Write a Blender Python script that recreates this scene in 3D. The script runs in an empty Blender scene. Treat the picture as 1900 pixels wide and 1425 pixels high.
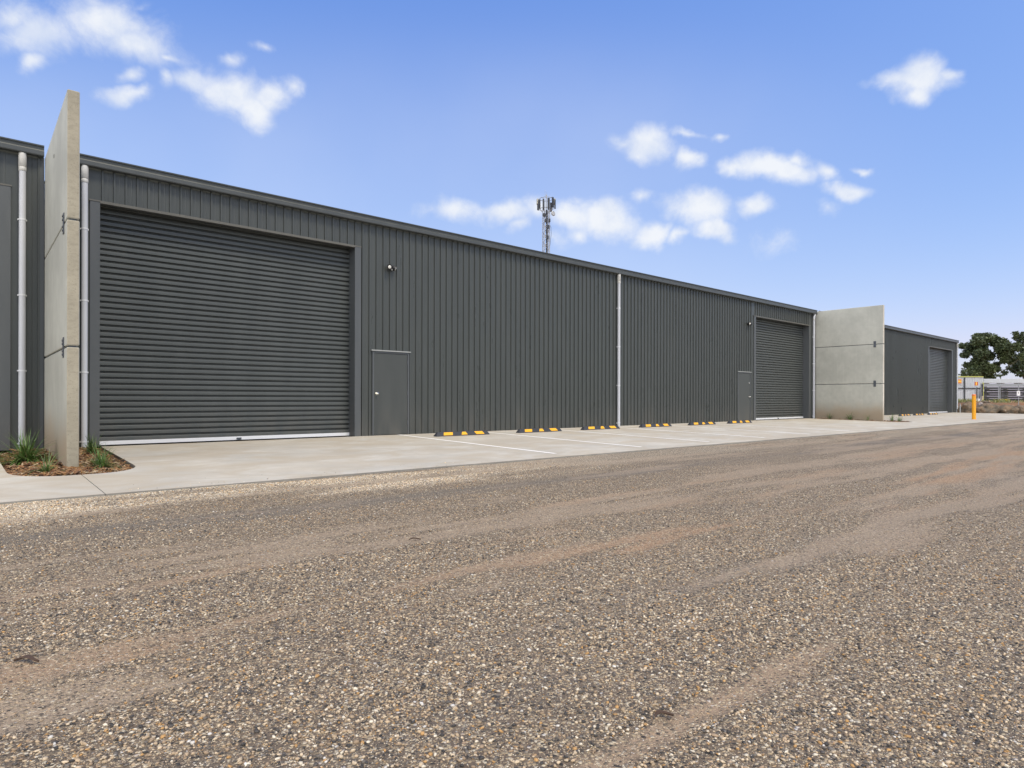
import bpy, bmesh, math, random
import numpy as np
from mathutils import Vector, Matrix, noise as mnoise
random.seed(7); RNG=np.random.default_rng(11)
S=bpy.context.scene; COL=S.collection; PI=math.pi; R=math.radians

# ------------------------------------------------------------------ camera
CF,CTH,CYH,CROLL,CH=1170.5,.8587,740.7,.0024,.9      # focal (px of a 1900 px wide frame), yaw, horizon, roll, height
D=13.914                                             # the facade plane
FW=Vector((math.cos(CTH),math.sin(CTH),0)); RT=Vector((math.sin(CTH),-math.cos(CTH),0)); UP=Vector((0,0,1))
cam=bpy.data.cameras.new('camera'); co=bpy.data.objects.new('camera',cam); COL.objects.link(co); S.camera=co
c,s=math.cos(CROLL),math.sin(CROLL)
rx=RT*c+UP*s; ux=UP*c-RT*s
M=Matrix((rx,ux,-FW)).transposed().to_4x4(); M.translation=Vector((0,0,CH)); co.matrix_world=M
cam.sensor_width=36; cam.lens=CF/1900*36; cam.shift_y=(CYH-712.5)/1900; cam.clip_start=.05; cam.clip_end=6000

def slabz(y): return -.018*(D-y)
def far(px,py,zc):                                   # a spot seen far off, at depth zc
    u=(px-950)/CF; w=(CYH-py)/CF
    return (FW+RT*u+UP*w)*zc+Vector((0,0,CH))

# ------------------------------------------------------------------ mesh helpers
class MB:
    def __init__(s): s.v=[]; s.f=[]; s.mi=[]; s.c=[]; s.sm=[]
    def add(s,vs,fs,mi=0,col=None,smooth=False):
        o=len(s.v); s.v+= [tuple(q) for q in vs]
        for f in fs:
            s.f.append(tuple(i+o for i in f)); s.mi.append(mi); s.c.append(col); s.sm.append(smooth)
        return s
    def box(s,x0,x1,y0,y1,z0,z1,mi=0,col=None,mat=None):
        vs=[Vector((x,y,z)) for z in (z0,z1) for y in (y0,y1) for x in (x0,x1)]
        if mat: vs=[mat@q for q in vs]
        return s.add(vs,[(0,2,3,1),(4,5,7,6),(0,1,5,4),(2,6,7,3),(0,4,6,2),(1,3,7,5)],mi,col)
    def tube(s,pts,rad,n=10,mi=0,col=None,cap=True,smooth=True):
        pts=[Vector(p) for p in pts]; k=len(pts)
        if not isinstance(rad,(list,tuple)): rad=[rad]*k
        vs=[]; ref=None
        for i,p in enumerate(pts):
            t=(pts[min(i+1,k-1)]-pts[max(i-1,0)]).normalized()
            if ref is None: ref=Vector((0,1,0)) if abs(t.y)<.9 else Vector((1,0,0))
            a=(ref-t*ref.dot(t)).normalized(); b=t.cross(a); ref=a
            for j in range(n):
                q=2*PI*j/n; vs.append(p+(a*math.cos(q)+b*math.sin(q))*rad[i])
        fs=[(i*n+j,i*n+(j+1)%n,(i+1)*n+(j+1)%n,(i+1)*n+j) for i in range(k-1) for j in range(n)]
        s.add(vs,fs,mi,col,smooth)
        if cap: s.add(vs[:n],[tuple(range(n-1,-1,-1))],mi,col); s.add(vs[-n:],[tuple(range(n))],mi,col)
        return s
    def extrude(s,prof,axis,a,b,mi=0,closed=False,smooth=False,caps=False):
        # prof: list of 2D points; axis 'x': (y,z) profile swept along x; axis 'z': (x,y) profile swept along z
        def P(q,t): return (t,q[0],q[1]) if axis=='x' else (q[0],q[1],t)
        n=len(prof); vs=[P(q,a) for q in prof]+[P(q,b) for q in prof]
        m=n if closed else n-1
        fs=[(i,(i+1)%n,n+(i+1)%n,n+i) for i in range(m)]
        s.add(vs,fs,mi,None,smooth)
        if caps: s.add(vs[:n],[tuple(range(n))],mi); s.add(vs[n:],[tuple(range(n-1,-1,-1))],mi)
        return s
    def build(s,name,mats,parent=None,bevel=0,fixn=False):
        me=bpy.data.meshes.new(name); me.from_pydata(s.v,[],s.f)
        if not isinstance(mats,(list,tuple)): mats=[mats]
        for m in mats: me.materials.append(m)
        me.polygons.foreach_set('material_index',s.mi); me.polygons.foreach_set('use_smooth',s.sm)
        if any(q is not None for q in s.c):
            at=me.color_attributes.new('Col','FLOAT_COLOR','CORNER'); arr=[]
            for p,q in zip(s.f,s.c): arr+= list((q or (1,1,1))+(1,))*len(p)
            at.data.foreach_set('color',arr)
        if fixn:
            bm=bmesh.new(); bm.from_mesh(me); bmesh.ops.recalc_face_normals(bm,faces=bm.faces); bm.to_mesh(me); bm.free()
        me.update()
        o=bpy.data.objects.new(name,me); COL.objects.link(o)
        if parent: o.parent=parent
        if bevel:
            b=o.modifiers.new('bevel','BEVEL'); b.width=bevel; b.segments=3; b.limit_method='ANGLE'; b.angle_limit=R(40)
        return o
def empty(name,loc=(0,0,0),rz=0):
    o=bpy.data.objects.new(name,None); COL.objects.link(o); o.location=loc; o.rotation_euler[2]=rz; o.empty_display_size=.2; return o
def tag(o,label,cat,group=None,kind=None):
    o['label']=label; o['category']=cat
    if group: o['group']=group
    if kind: o['kind']=kind
    return o
def copy_tree(o,parent=None):
    n=o.copy(); COL.objects.link(n)
    if parent: n.parent=parent
    for ch in list(o.children): copy_tree(ch,n)
    return n

# ------------------------------------------------------------------ materials
class NT:
    def __init__(s,nt): s.nt=nt; s.n=nt.nodes; s.l=nt.links
    def __call__(s,typ,ins=None,**kw):
        nd=s.n.new(typ)
        for k,v in kw.items(): setattr(nd,k,v)
        for k,v in (ins or {}).items():
            if isinstance(v,bpy.types.NodeSocket): s.l.new(v,nd.inputs[k])
            else: nd.inputs[k].default_value=v
        return nd
    def math(s,op,a,b=0.,c=None,clamp=False):
        d={0:a,1:b}
        if c is not None: d[2]=c
        return s('ShaderNodeMath',d,operation=op,use_clamp=clamp).outputs[0]
    def mix(s,f,a,b,bt='MIX'):
        nd=s('ShaderNodeMix',data_type='RGBA',blend_type=bt)
        for i,v in ((0,f),(6,a),(7,b)):
            if isinstance(v,bpy.types.NodeSocket): s.l.new(v,nd.inputs[i])
            else: nd.inputs[i].default_value=(tuple(v)+(1,))[:4] if i else v
        return nd.outputs[2]
    def noise(s,vec,scale,detail=4,rough=.55,dist=0):
        return s('ShaderNodeTexNoise',{'Vector':vec,'Scale':scale,'Detail':detail,'Roughness':rough,'Distortion':dist}).outputs['Fac']
    def ss(s,v,a,b,lo=0.,hi=1.):
        return s('ShaderNodeMapRange',{0:v,1:a,2:b,3:lo,4:hi},interpolation_type='SMOOTHSTEP').outputs[0]
    def ramp(s,f,stops,interp='LINEAR'):
        nd=s('ShaderNodeValToRGB',{0:f}); cr=nd.color_ramp; cr.interpolation=interp
        while len(cr.elements)<len(stops): cr.elements.new(.5)
        for e,(p,q) in zip(cr.elements,stops): e.position=p; e.color=tuple(q)+(1,)
        return nd.outputs[0]
def mat(name):
    m=bpy.data.materials.new(name); m.use_nodes=True; T=NT(m.node_tree); T.b=m.node_tree.nodes['Principled BSDF']
    T.co=T('ShaderNodeNewGeometry').outputs['Position']
    return m,T
def lk(T,out,name): T.l.new(out,T.b.inputs[name])
def bump(T,h,strength=.3,dist=.01):
    lk(T,T('ShaderNodeBump',{'Height':h,'Strength':strength,'Distance':dist}).outputs[0],'Normal')
def scaled(T,sc): return T('ShaderNodeMapping',{'Vector':T.co,'Scale':sc}).outputs[0]
def simple(name,col,rough=.5,metal=0,var=.12,scale=6,bstr=.05,spec=.5):
    m,T=mat(name); n=T.noise(T.co,scale,5)
    a=tuple(x*(1-var) for x in col); b=tuple(min(1,x*(1+var)) for x in col)
    lk(T,T.mix(n,a,b),'Base Color'); T.b.inputs['Metallic'].default_value=metal
    lk(T,T.ss(n,.2,.8,rough-.06,rough+.06),'Roughness'); T.b.inputs['Specular IOR Level'].default_value=spec
    if bstr: bump(T,T.noise(T.co,scale*6,3),bstr,.004)
    return m
def attr(T,name='Col'): return T('ShaderNodeAttribute',attribute_name=name).outputs['Color']

def m_steel(name,col,rough):
    m,T=mat(name)
    big=T.noise(T.co,.55,3); dust=T.noise(scaled(T,(2.2,2.2,.35)),1.5,5,.6); fine=T.noise(T.co,60,2)
    zz=T('ShaderNodeSeparateXYZ',{0:T.co}).outputs['Z']
    low=T.math('MULTIPLY',T.ss(zz,.9,-.05),T.ss(dust,.35,.75),clamp=True)           # splashed dust at the foot of the wall
    c0=T.mix(T.ss(dust,.3,.8),tuple(x*.93 for x in col),tuple(x*1.07 for x in col))
    lk(T,T.mix(T.math('MULTIPLY',low,.22),c0,(.2,.16,.12)),'Base Color')
    lk(T,T.math('ADD',T.ss(dust,.25,.8,rough-.05,rough+.08),T.math('MULTIPLY',low,.2)),'Roughness')
    b1=T('ShaderNodeBump',{'Height':big,'Strength':.25,'Distance':.03}).outputs[0]
    lk(T,T('ShaderNodeBump',{'Height':fine,'Strength':.03,'Distance':.002,'Normal':b1}).outputs[0],'Normal')
    return m
STEEL=m_steel('grey_cladding_steel',(.064,.070,.067),.31)
CURT=m_steel('roller_curtain_steel',(.078,.086,.085),.36)
FLASH=m_steel('flashing_steel',(.086,.093,.098),.40)
GUTT=m_steel('gutter_steel',(.066,.072,.072),.36)
LIP=simple('drip_flashing',(.12,.115,.10),.45)
ALU=simple('door_rail_aluminium',(.83,.83,.85),.4,0,.04)
PVC=simple('pvc_pipe',(.52,.535,.57),.42,0,.06,3)
CLIP=simple('pipe_clip_white',(.66,.67,.69),.5,0,.05)
CHROME=simple('chrome',(.75,.73,.68),.18,1,.05,4,0)
BLACK=simple('black_plastic',(.012,.012,.014),.4)
RUBBER=simple('stop_rubber',(.032,.034,.042),.62,0,.25,14,.3)
YEL=simple('yellow_reflector',(.85,.43,.015),.4,0,.08,20)
LENS=simple('lamp_lens',(.78,.76,.70),.25,0,.05)
PALEG=simple('sensor_grey',(.22,.22,.22),.4)
DARKST=simple('bracket_steel',(.10,.11,.125),.45,.3,.25,25)
PAINT=simple('line_paint',(.90,.87,.81),.65,0,.12,9)
BOLL=simple('bollard_yellow',(.80,.36,.008),.38,0,.06,5)
ORNG=simple('bollard_cap',(.75,.20,.05),.45,0,.08,8)
def m_conc(name,base,tan,kind):
    m,T=mat(name)
    n1=T.noise(T.co,.8,6,.62); n2=T.noise(T.co,5,6,.65); n3=T.noise(T.co,45,3)
    z=T('ShaderNodeSeparateXYZ',{0:T.co}).outputs['Z']
    c=T.mix(T.ss(n1,.32,.68),tuple(x*.86 for x in base),tuple(x*1.10 for x in base))
    c=T.mix(T.math('MULTIPLY',T.ss(n2,.35,.75),.35),c,tuple(x*.78 for x in base))
    if kind=='panel':
        st=T.noise(scaled(T,(3,6,.25)),2,5,.6)
        c=T.mix(T.math('MULTIPLY',T.ss(st,.5,.78),.28),c,tuple(x*1.25 for x in base))
        rag=T.math('ADD',z,T.math('MULTIPLY',n1,-.9))
        c=T.mix(T.math('MULTIPLY',T.ss(rag,.42,-.30),.85),c,tan)
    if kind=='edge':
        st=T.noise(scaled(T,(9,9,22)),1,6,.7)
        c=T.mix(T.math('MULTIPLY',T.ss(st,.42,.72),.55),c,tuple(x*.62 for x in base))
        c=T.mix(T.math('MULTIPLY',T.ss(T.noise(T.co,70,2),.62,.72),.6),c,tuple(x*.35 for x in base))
    if kind=='slab':
        st=T.noise(scaled(T,(.75,1.25,1)),1.0,7,.68,.8)
        c=T.mix(T.math('MULTIPLY',T.ss(st,.36,.62),.75),c,tan)
        c=T.mix(T.math('MULTIPLY',T.ss(T.noise(T.co,2.2,7,.7,1.2),.56,.72),.30),c,tuple(x*.6 for x in base))
        c=T.mix(T.math('MULTIPLY',T.ss(T.noise(T.co,160,2),.62,.75),.25),c,tuple(x*.5 for x in base))
    c=T.mix(T.math('MULTIPLY',T.ss(n3,.6,.8),.18),c,tuple(x*.55 for x in base))
    lk(T,c,'Base Color'); T.b.inputs['Roughness'].default_value=.85
    bump(T,T.math('ADD',T.math('MULTIPLY',n2,.6),T.math('MULTIPLY',n3,.5)),.18 if kind!='edge' else .5,.006)
    return m
CONC=m_conc('precast_concrete',(.455,.45,.395),(.34,.26,.17),'panel')
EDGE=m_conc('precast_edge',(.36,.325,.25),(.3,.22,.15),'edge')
SLAB=m_conc('apron_concrete',(.51,.475,.405),(.425,.36,.265),'slab')
SLABE=m_conc('apron_edge',(.27,.255,.225),(.2,.17,.13),'edge')

# ------------------------------------------------------------------ ground masks (numpy value noise, stretched along the road)
TAB=RNG.random((512,512))
def vn(x,y):
    xi=np.floor(x).astype(int); yi=np.floor(y).astype(int); fx=x-xi; fy=y-yi
    fx=fx*fx*(3-2*fx); fy=fy*fy*(3-2*fy); a=TAB[xi%512,yi%512]; b=TAB[(xi+1)%512,yi%512]; c_=TAB[xi%512,(yi+1)%512]; d=TAB[(xi+1)%512,(yi+1)%512]
    return (a*(1-fx)+b*fx)*(1-fy)+(c_*(1-fx)+d*fx)*fy
def fb(x,y,o=4):
    r=0;a=.5;t=0
    for k in range(o): r=r+a*vn(x+17.3*k,y+9.1*k); t+=a; x=x*2.03; y=y*2.03; a*=.55
    return r/t
def sst(v,a,b): t=np.clip((v-a)/(b-a),0,1); return t*t*(3-2*t)
def masks(X,Y):
    Yw=Y+.55*(fb(X*.22,Y*.1+5,2)-.5)+.12*np.sin(X*.33)
    n=fb(X*.17+3,Y*2.5,5); n2=fb(X*.75+40,Y*4.2+7,4); g=lambda c_,s_: np.exp(-((Yw-c_)/s_)**2)
    tr=.50*g(1.2,.22)+.55*g(2.75,.34)+.42*g(4.4,.75)+.42*g(-.9,.4)+.35*g(6.0,.26)+.28*g(2.05,.13)+.3*g(.35,.16)+.26*g(3.55,.16)
    tr=tr*(.35+.9*sst(fb(X*.22+5,Y*6.5+3,3),.36,.62))
    far_=sst(np.hypot(X,Y),2.8,12)*.50
    dust=np.clip(sst(tr+far_+1.9*(n-.5)+1.9*(n2-.5),.14,1.05),0,1)
    cream=np.clip(sst(Yw,6.0,7.0)*sst(fb(X*.5+21,Y*2.4,4)+.06,.36,.66)*(1-.6*sst(X,2.5,10)),0,1)
    dark=np.clip(g(5.85,.42)*1.1*sst(n,.3,.6)+.35*g(2.0,.4)*sst(n2,.4,.6)+.25*g(.2,.5),0,1)
    orange=np.clip(g(2.75,.5)*1.2*sst(fb(X*.5+80,Y*3.2,3),.42,.62)+.5*g(4.2,.8)*sst(fb(X*.45+8,Y*3,3),.5,.66)+.35*g(1.2,.4),0,1)
    return dust,cream,dark,orange
GZ=-.15
def gheight(X,Y):
    d,cr,dk,og=masks(X,Y)
    Yc=np.minimum(Y,20)
    base=GZ+.016*(fb(X*.7,Y*1.6,4)-.5)-.014*d+.012*cr+.016*sst(Y,7.2,7.75)
    return base
xs=np.concatenate([-np.geomspace(3000,14,26),np.arange(-12,14,.055),np.arange(14,40,.25),np.arange(40,60.1,.7),np.geomspace(62,3000,26)])
ys=np.concatenate([-np.geomspace(3000,7,26),np.arange(-6,8.1,.055),[8.6,10,14,20],np.geomspace(28,3000,24)])
GX,GY=np.meshgrid(xs,ys,indexing='ij'); GH=gheight(GX,GY)
bankd=sst(GX*FW.x+GY*FW.y+1.0*(fb(GX*.6,GY*.6,3)-.5),47.7,49.9)*sst(GX,56.65,57.3)    # bank rising beyond the apron
GH=GH*(1-bankd)+bankd*(.80+.22*(fb(GX*.8,GY*.8,3)-.5))
GH=np.where((GX<56.2)&(GY>8.0),-.42,GH)
nx,ny=GX.shape
def grid_obj(name,V,nx,ny,m):
    idx=np.arange(nx*ny).reshape(nx,ny)
    q=np.stack([idx[:-1,:-1],idx[1:,:-1],idx[1:,1:],idx[:-1,1:]],-1).reshape(-1,4)
    me=bpy.data.meshes.new(name); me.vertices.add(len(V)); me.vertices.foreach_set('co',V.astype(np.float32).ravel())
    me.loops.add(q.size); me.loops.foreach_set('vertex_index',q.astype(np.int32).ravel())
    me.polygons.add(len(q)); me.polygons.foreach_set('loop_start',(np.arange(len(q))*4).astype(np.int32))
    me.polygons.foreach_set('use_smooth',np.ones(len(q),bool)); me.update(calc_edges=True); me.materials.append(m)
    o=bpy.data.objects.new(name,me); COL.objects.link(o); return o,me
def m_ground():
    m,T=mat('gravel_surface')
    a=T('ShaderNodeAttribute',attribute_name='mask'); sp=T('ShaderNodeSeparateColor',{0:a.outputs['Color']})
    dust,cream,dark=sp.outputs; orange=a.outputs['Alpha']
    bank=T('ShaderNodeAttribute',attribute_name='bank').outputs['Fac']
    warp=T('ShaderNodeTexNoise',{'Vector':T.co,'Scale':55.,'Detail':2.}).outputs['Color']
    wv=T('ShaderNodeVectorMath',{0:warp,1:(.5,.5,.5)},operation='SUBTRACT').outputs[0]
    p=T('ShaderNodeVectorMath',{0:wv,1:(.010,.010,0),2:T.co},operation='MULTIPLY_ADD').outputs[0]
    def layer(scale):
        v=T('ShaderNodeTexVoronoi',{'Vector':p,'Scale':scale,'Randomness':1.})
        rc=T('ShaderNodeSeparateColor',{0:v.outputs['Color']})
        return v.outputs['Distance'],rc.outputs[0],rc.outputs[1]
    d1,r1,s1=layer(74.); d2,r2,s2=layer(160.)
    stones=[(0,(.040,.037,.034)),(.12,(.085,.074,.062)),(.26,(.17,.138,.10)),(.40,(.30,.228,.145)),(.56,(.42,.325,.205)),(.72,(.52,.425,.285)),(.87,(.64,.56,.42)),(.95,(.44,.27,.13)),(1,(.62,.58,.52))]
    c1=T.ramp(r1,stones); c2=T.ramp(r2,stones)
    shaded_binder=T.mix(T.noise(T.co,9,5,.65),(.066,.050,.037),(.200,.148,.102))  # dirt between the stones, its colour darkened for shade in the gaps
    k2=T.math('MULTIPLY',T.ss(d2,.60,.30),T.ss(s2,.12,.24)); c=T.mix(k2,shaded_binder,c2)
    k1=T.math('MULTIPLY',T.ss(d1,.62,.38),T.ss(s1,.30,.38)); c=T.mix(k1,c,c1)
    c=T.mix(T.math('MULTIPLY',cream,T.ss(d1,.62,.40,.05,.92)),c,T.mix(T.ss(r1,.05,.55),(.19,.16,.12),(.78,.69,.53)))
    c=T.mix(T.math('MULTIPLY',dark,.55),c,T.mix(T.ss(r2,.3,.9),(.075,.072,.067),(.19,.18,.16)))
    dcol=T.mix(orange,T.mix(T.noise(T.co,1.3,4),(.350,.262,.178),(.435,.335,.235)),(.44,.262,.14))
    dcol=T.mix(T.ss(T.noise(T.co,100,4,.75),.40,.62),dcol,T.mix(.42,dcol,(.10,.082,.066)))
    peek=T.math('MAXIMUM',T.math('MULTIPLY',k1,T.ss(s1,.46,.54)),T.math('MULTIPLY',k2,T.ss(s2,.50,.58)))
    df=T.math('MULTIPLY',T.ss(T.math('SUBTRACT',dust,T.math('MULTIPLY',T.math('SUBTRACT',T.noise(T.co,26,4,.7),.5),1.9)),.2,.95),T.math('SUBTRACT',1.,T.math('MULTIPLY',peek,.85)))
    df=T.math('MULTIPLY',df,.70)
    c=T.mix(df,c,dcol)
    fn=T.noise(T.co,1.1,6,.65); dirt=T.mix(T.ss(fn,.35,.65),(.27,.125,.055),(.22,.145,.085))
    dirt=T.mix(T.ss(T.noise(T.co,2.4,6,.7),.55,.66),dirt,(.07,.085,.035))
    c=T.mix(T.ss(bank,.15,.45),c,dirt)
    lk(T,c,'Base Color'); T.b.inputs['Roughness'].default_value=.88; T.b.inputs['Specular IOR Level'].default_value=.3
    h=T.math('ADD',T.math('MULTIPLY',T.math('MULTIPLY',k1,T.ss(d1,.7,.0)),1.0),T.math('MULTIPLY',T.math('MULTIPLY',k2,T.ss(d2,.7,0.)),.45))
    h=T.math('ADD',T.math('MULTIPLY',h,T.math('SUBTRACT',1.,T.math('MULTIPLY',df,.75))),T.math('MULTIPLY',T.noise(T.co,90,3,.7),.25))
    bump(T,h,.7,.011)
    return m
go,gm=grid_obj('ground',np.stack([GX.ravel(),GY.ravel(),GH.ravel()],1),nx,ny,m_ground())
md=np.stack(masks(GX.ravel(),GY.ravel()),1).astype(np.float32)
at=gm.attributes.new('mask','FLOAT_COLOR','POINT'); at.data.foreach_set('color',md.ravel())
at=gm.attributes.new('bank','FLOAT','POINT'); at.data.foreach_set('value',bankd.ravel().astype(np.float32))
go['kind']='structure'; go['label']='brown gravel yard with dusty wheel tracks'

# loose stones: one uncountable mass of real pebbles
def loose_gravel():
    N=620000
    r=9.5*RNG.random(N)**.80+.9; a=CTH+(RNG.random(N)-.5)*R(122)
    X=r*np.cos(a); Y=r*np.sin(a); ok=(Y<7.80)|((Y>7.86)&(Y<8.6)&(X>1.3)&(RNG.random(N)<.035*np.exp(-(np.clip(Y,7.86,9)-7.86)/.22)))
    X,Y,r=X[ok],Y[ok],r[ok]; d,cr,dk,og=masks(X,Y)
    pr=(1-.72*d)*np.clip(1.15-r/11,.1,1)*(1-.45*dk)*(.50+.5*sst(fb(X*1.7,Y*2.6,4),.3,.65))+.5*cr
    k=RNG.random(len(X))<pr; X,Y,d,cr,r=X[k],Y[k],d[k],cr[k],r[k]; n=len(X)
    sz=.0019+.0050*RNG.random(n)**3.2*(1-.35*d)+.0014*cr
    big=RNG.random(n)<.015; sz=np.where(big,sz*1.4,sz)
    t=(1+5**.5)/2
    ico=np.array([(-1,t,0),(1,t,0),(-1,-t,0),(1,-t,0),(0,-1,t),(0,1,t),(0,-1,-t),(0,1,-t),(t,0,-1),(t,0,1),(-t,0,-1),(-t,0,1)],float); ico/=np.linalg.norm(ico[0])
    F=np.array([(0,11,5),(0,5,1),(0,1,7),(0,7,10),(0,10,11),(1,5,9),(5,11,4),(11,10,2),(10,7,6),(7,1,8),(3,9,4),(3,4,2),(3,2,6),(3,6,8),(3,8,9),(4,9,5),(2,4,11),(6,2,10),(8,6,7),(9,8,1)])
    V=np.repeat(ico[None],n,0)*(1+.28*(RNG.random((n,12,1))-.5)*2)
    V=V*np.stack([1+.7*RNG.random(n),.8+.4*RNG.random(n),.5+.35*RNG.random(n)],1)[:,None,:]*sz[:,None,None]
    q=RNG.random(n)*2*PI; cq,sq=np.cos(q)[:,None],np.sin(q)[:,None]
    tl=(RNG.random(n)-.5)*.9; ct,st=np.cos(tl)[:,None],np.sin(tl)[:,None]
    x,y,z=V[...,0],V[...,1],V[...,2]; x,z=x*ct-z*st,x*st+z*ct; x,y=x*cq-y*sq,x*sq+y*cq
    gz=np.where(Y>7.84,slabz(Y)+.001,gheight(X,Y))
    V=np.stack([x+X[:,None],y+Y[:,None],z+(gz+sz*(.15+.25*RNG.random(n)))[:,None]],-1).reshape(-1,3)
    Q=(F[None]+12*np.arange(n)[:,None,None]).reshape(-1,3)
    me=bpy.data.meshes.new('loose_gravel'); me.vertices.add(len(V)); me.vertices.foreach_set('co',V.astype(np.float32).ravel())
    me.loops.add(Q.size); me.loops.foreach_set('vertex_index',Q.astype(np.int32).ravel())
    me.polygons.add(len(Q)); me.polygons.foreach_set('loop_start',(np.arange(len(Q))*3).astype(np.int32))
    me.polygons.foreach_set('use_smooth',np.ones(len(Q),bool)); me.update(calc_edges=True)
    pal=np.array([(.045,.042,.04),(.085,.075,.066),(.15,.13,.11),(.31,.222,.142),(.45,.333,.21),(.57,.45,.305),(.66,.58,.45),(.45,.26,.10),(.62,.585,.53)])
    w=np.array([.11,.12,.13,.15,.17,.15,.09,.06,.02]); wc=np.array([.02,.03,.06,.12,.22,.27,.18,.03,.07])
    pick=np.where(RNG.random(n)<cr,RNG.choice(9,n,p=wc/wc.sum()),RNG.choice(9,n,p=w/w.sum()))
    C=pal[pick]*(.8+.4*RNG.random((n,1)))*(1+.3*cr[:,None]); C=C*(1-.45*d[:,None])+.45*d[:,None]*np.array([.32,.25,.18])
    C=np.concatenate([np.repeat(C,12,0),np.ones((n*12,1))],1).astype(np.float32)
    at=me.attributes.new('Col','FLOAT_COLOR','POINT'); at.data.foreach_set('color',C.ravel())
    m,T=mat('pebble'); cc=T.mix(T.ss(T.noise(T.co,330,2),.45,.7),attr(T),(.10,.085,.07)); cc=T.mix(.35,attr(T),cc); lk(T,cc,'Base Color'); T.b.inputs['Roughness'].default_value=.7; T.b.inputs['Specular IOR Level'].default_value=.35
    me.materials.append(m); o=bpy.data.objects.new('loose_gravel',me); COL.objects.link(o)
    tag(o,'loose cream, tan and grey pebbles scattered over the gravel yard','gravel',kind='stuff')
loose_gravel()

# ------------------------------------------------------------------ concrete apron
PN=[(1.03,1.175,10.55,5.15,1.615,3.37),(31.85,31.995,10.80,5.28,1.66,3.49)]     # precast walls: x0,x1,y end,top,joints
BEDHW,BEDF,BEDS=.72,9.68,10.45
YE=7.84
def bed_edge(xc,side,n=10):     # from the wall to the front centre
    pts=[(xc+side*(BEDHW+.06),D-.02),(xc+side*BEDHW,BEDS)]
    for i in range(1,n+1):
        a=PI/2*i/n; pts.append((xc+side*(BEDHW)*math.cos(a)**.75 if i<n else xc,BEDS-(BEDS-BEDF)*math.sin(a)))
    return pts
def slab_piece(mb,pts):
    k=len(pts); top=[(x,y,slabz(y)) for x,y in pts]; bot=[(x,y,slabz(y)-.16) for x,y in pts]
    mb.add(top,[tuple(range(k))]); mb.add(top+bot,[(i,i+k,(i+1)%k+k,(i+1)%k) for i in range(k)],1)
x1,x2=sum(PN[0][:2])/2,sum(PN[1][:2])/2; g=.004
sl=MB()
slab_piece(sl,[(-30,D-.02),(-30,YE),(x1-g,YE)]+[(min(x,x1-g),y) for x,y in bed_edge(x1,-1)[::-1]])
xm=16.5
slab_piece(sl,[(x,y) for x,y in bed_edge(x1,1)[:-1]]+[(x1+g,BEDF),(x1+g,YE),(xm-g,YE),(xm-g,D-.02)])
slab_piece(sl,[(xm+g,D-.02),(xm+g,YE),(x2-g,YE)]+[(min(x,x2-g),y) for x,y in bed_edge(x2,-1)[::-1]])
slab_piece(sl,[(x,y) for x,y in bed_edge(x2,1)[:-1]]+[(x2+g,BEDF),(x2+g,YE),(56.6,YE),(56.6,D+8),(55.9,D+8),(55.75,D-.02)])
apron=sl.build('pavement',[SLAB,SLABE],fixn=True); apron['kind']='structure'; apron['label']='pale concrete apron in front of the warehouses'
for x in (8.2,10.74,13.32,15.95,18.65,21.45):
    w=.052; mb=MB(); n=12; ya,yb=8.27,D-.06
    vs=[];
    for i in range(n+1):
        y=ya+(yb-ya)*i/n
        for q in (-w,w): vs.append((x+q+random.uniform(-.003,.003),y,slabz(y)+.004))
    mb.add(vs,[(2*i,2*i+1,2*i+3,2*i+2) for i in range(n)]); mb.build('parking_line',PAINT,apron)

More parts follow.
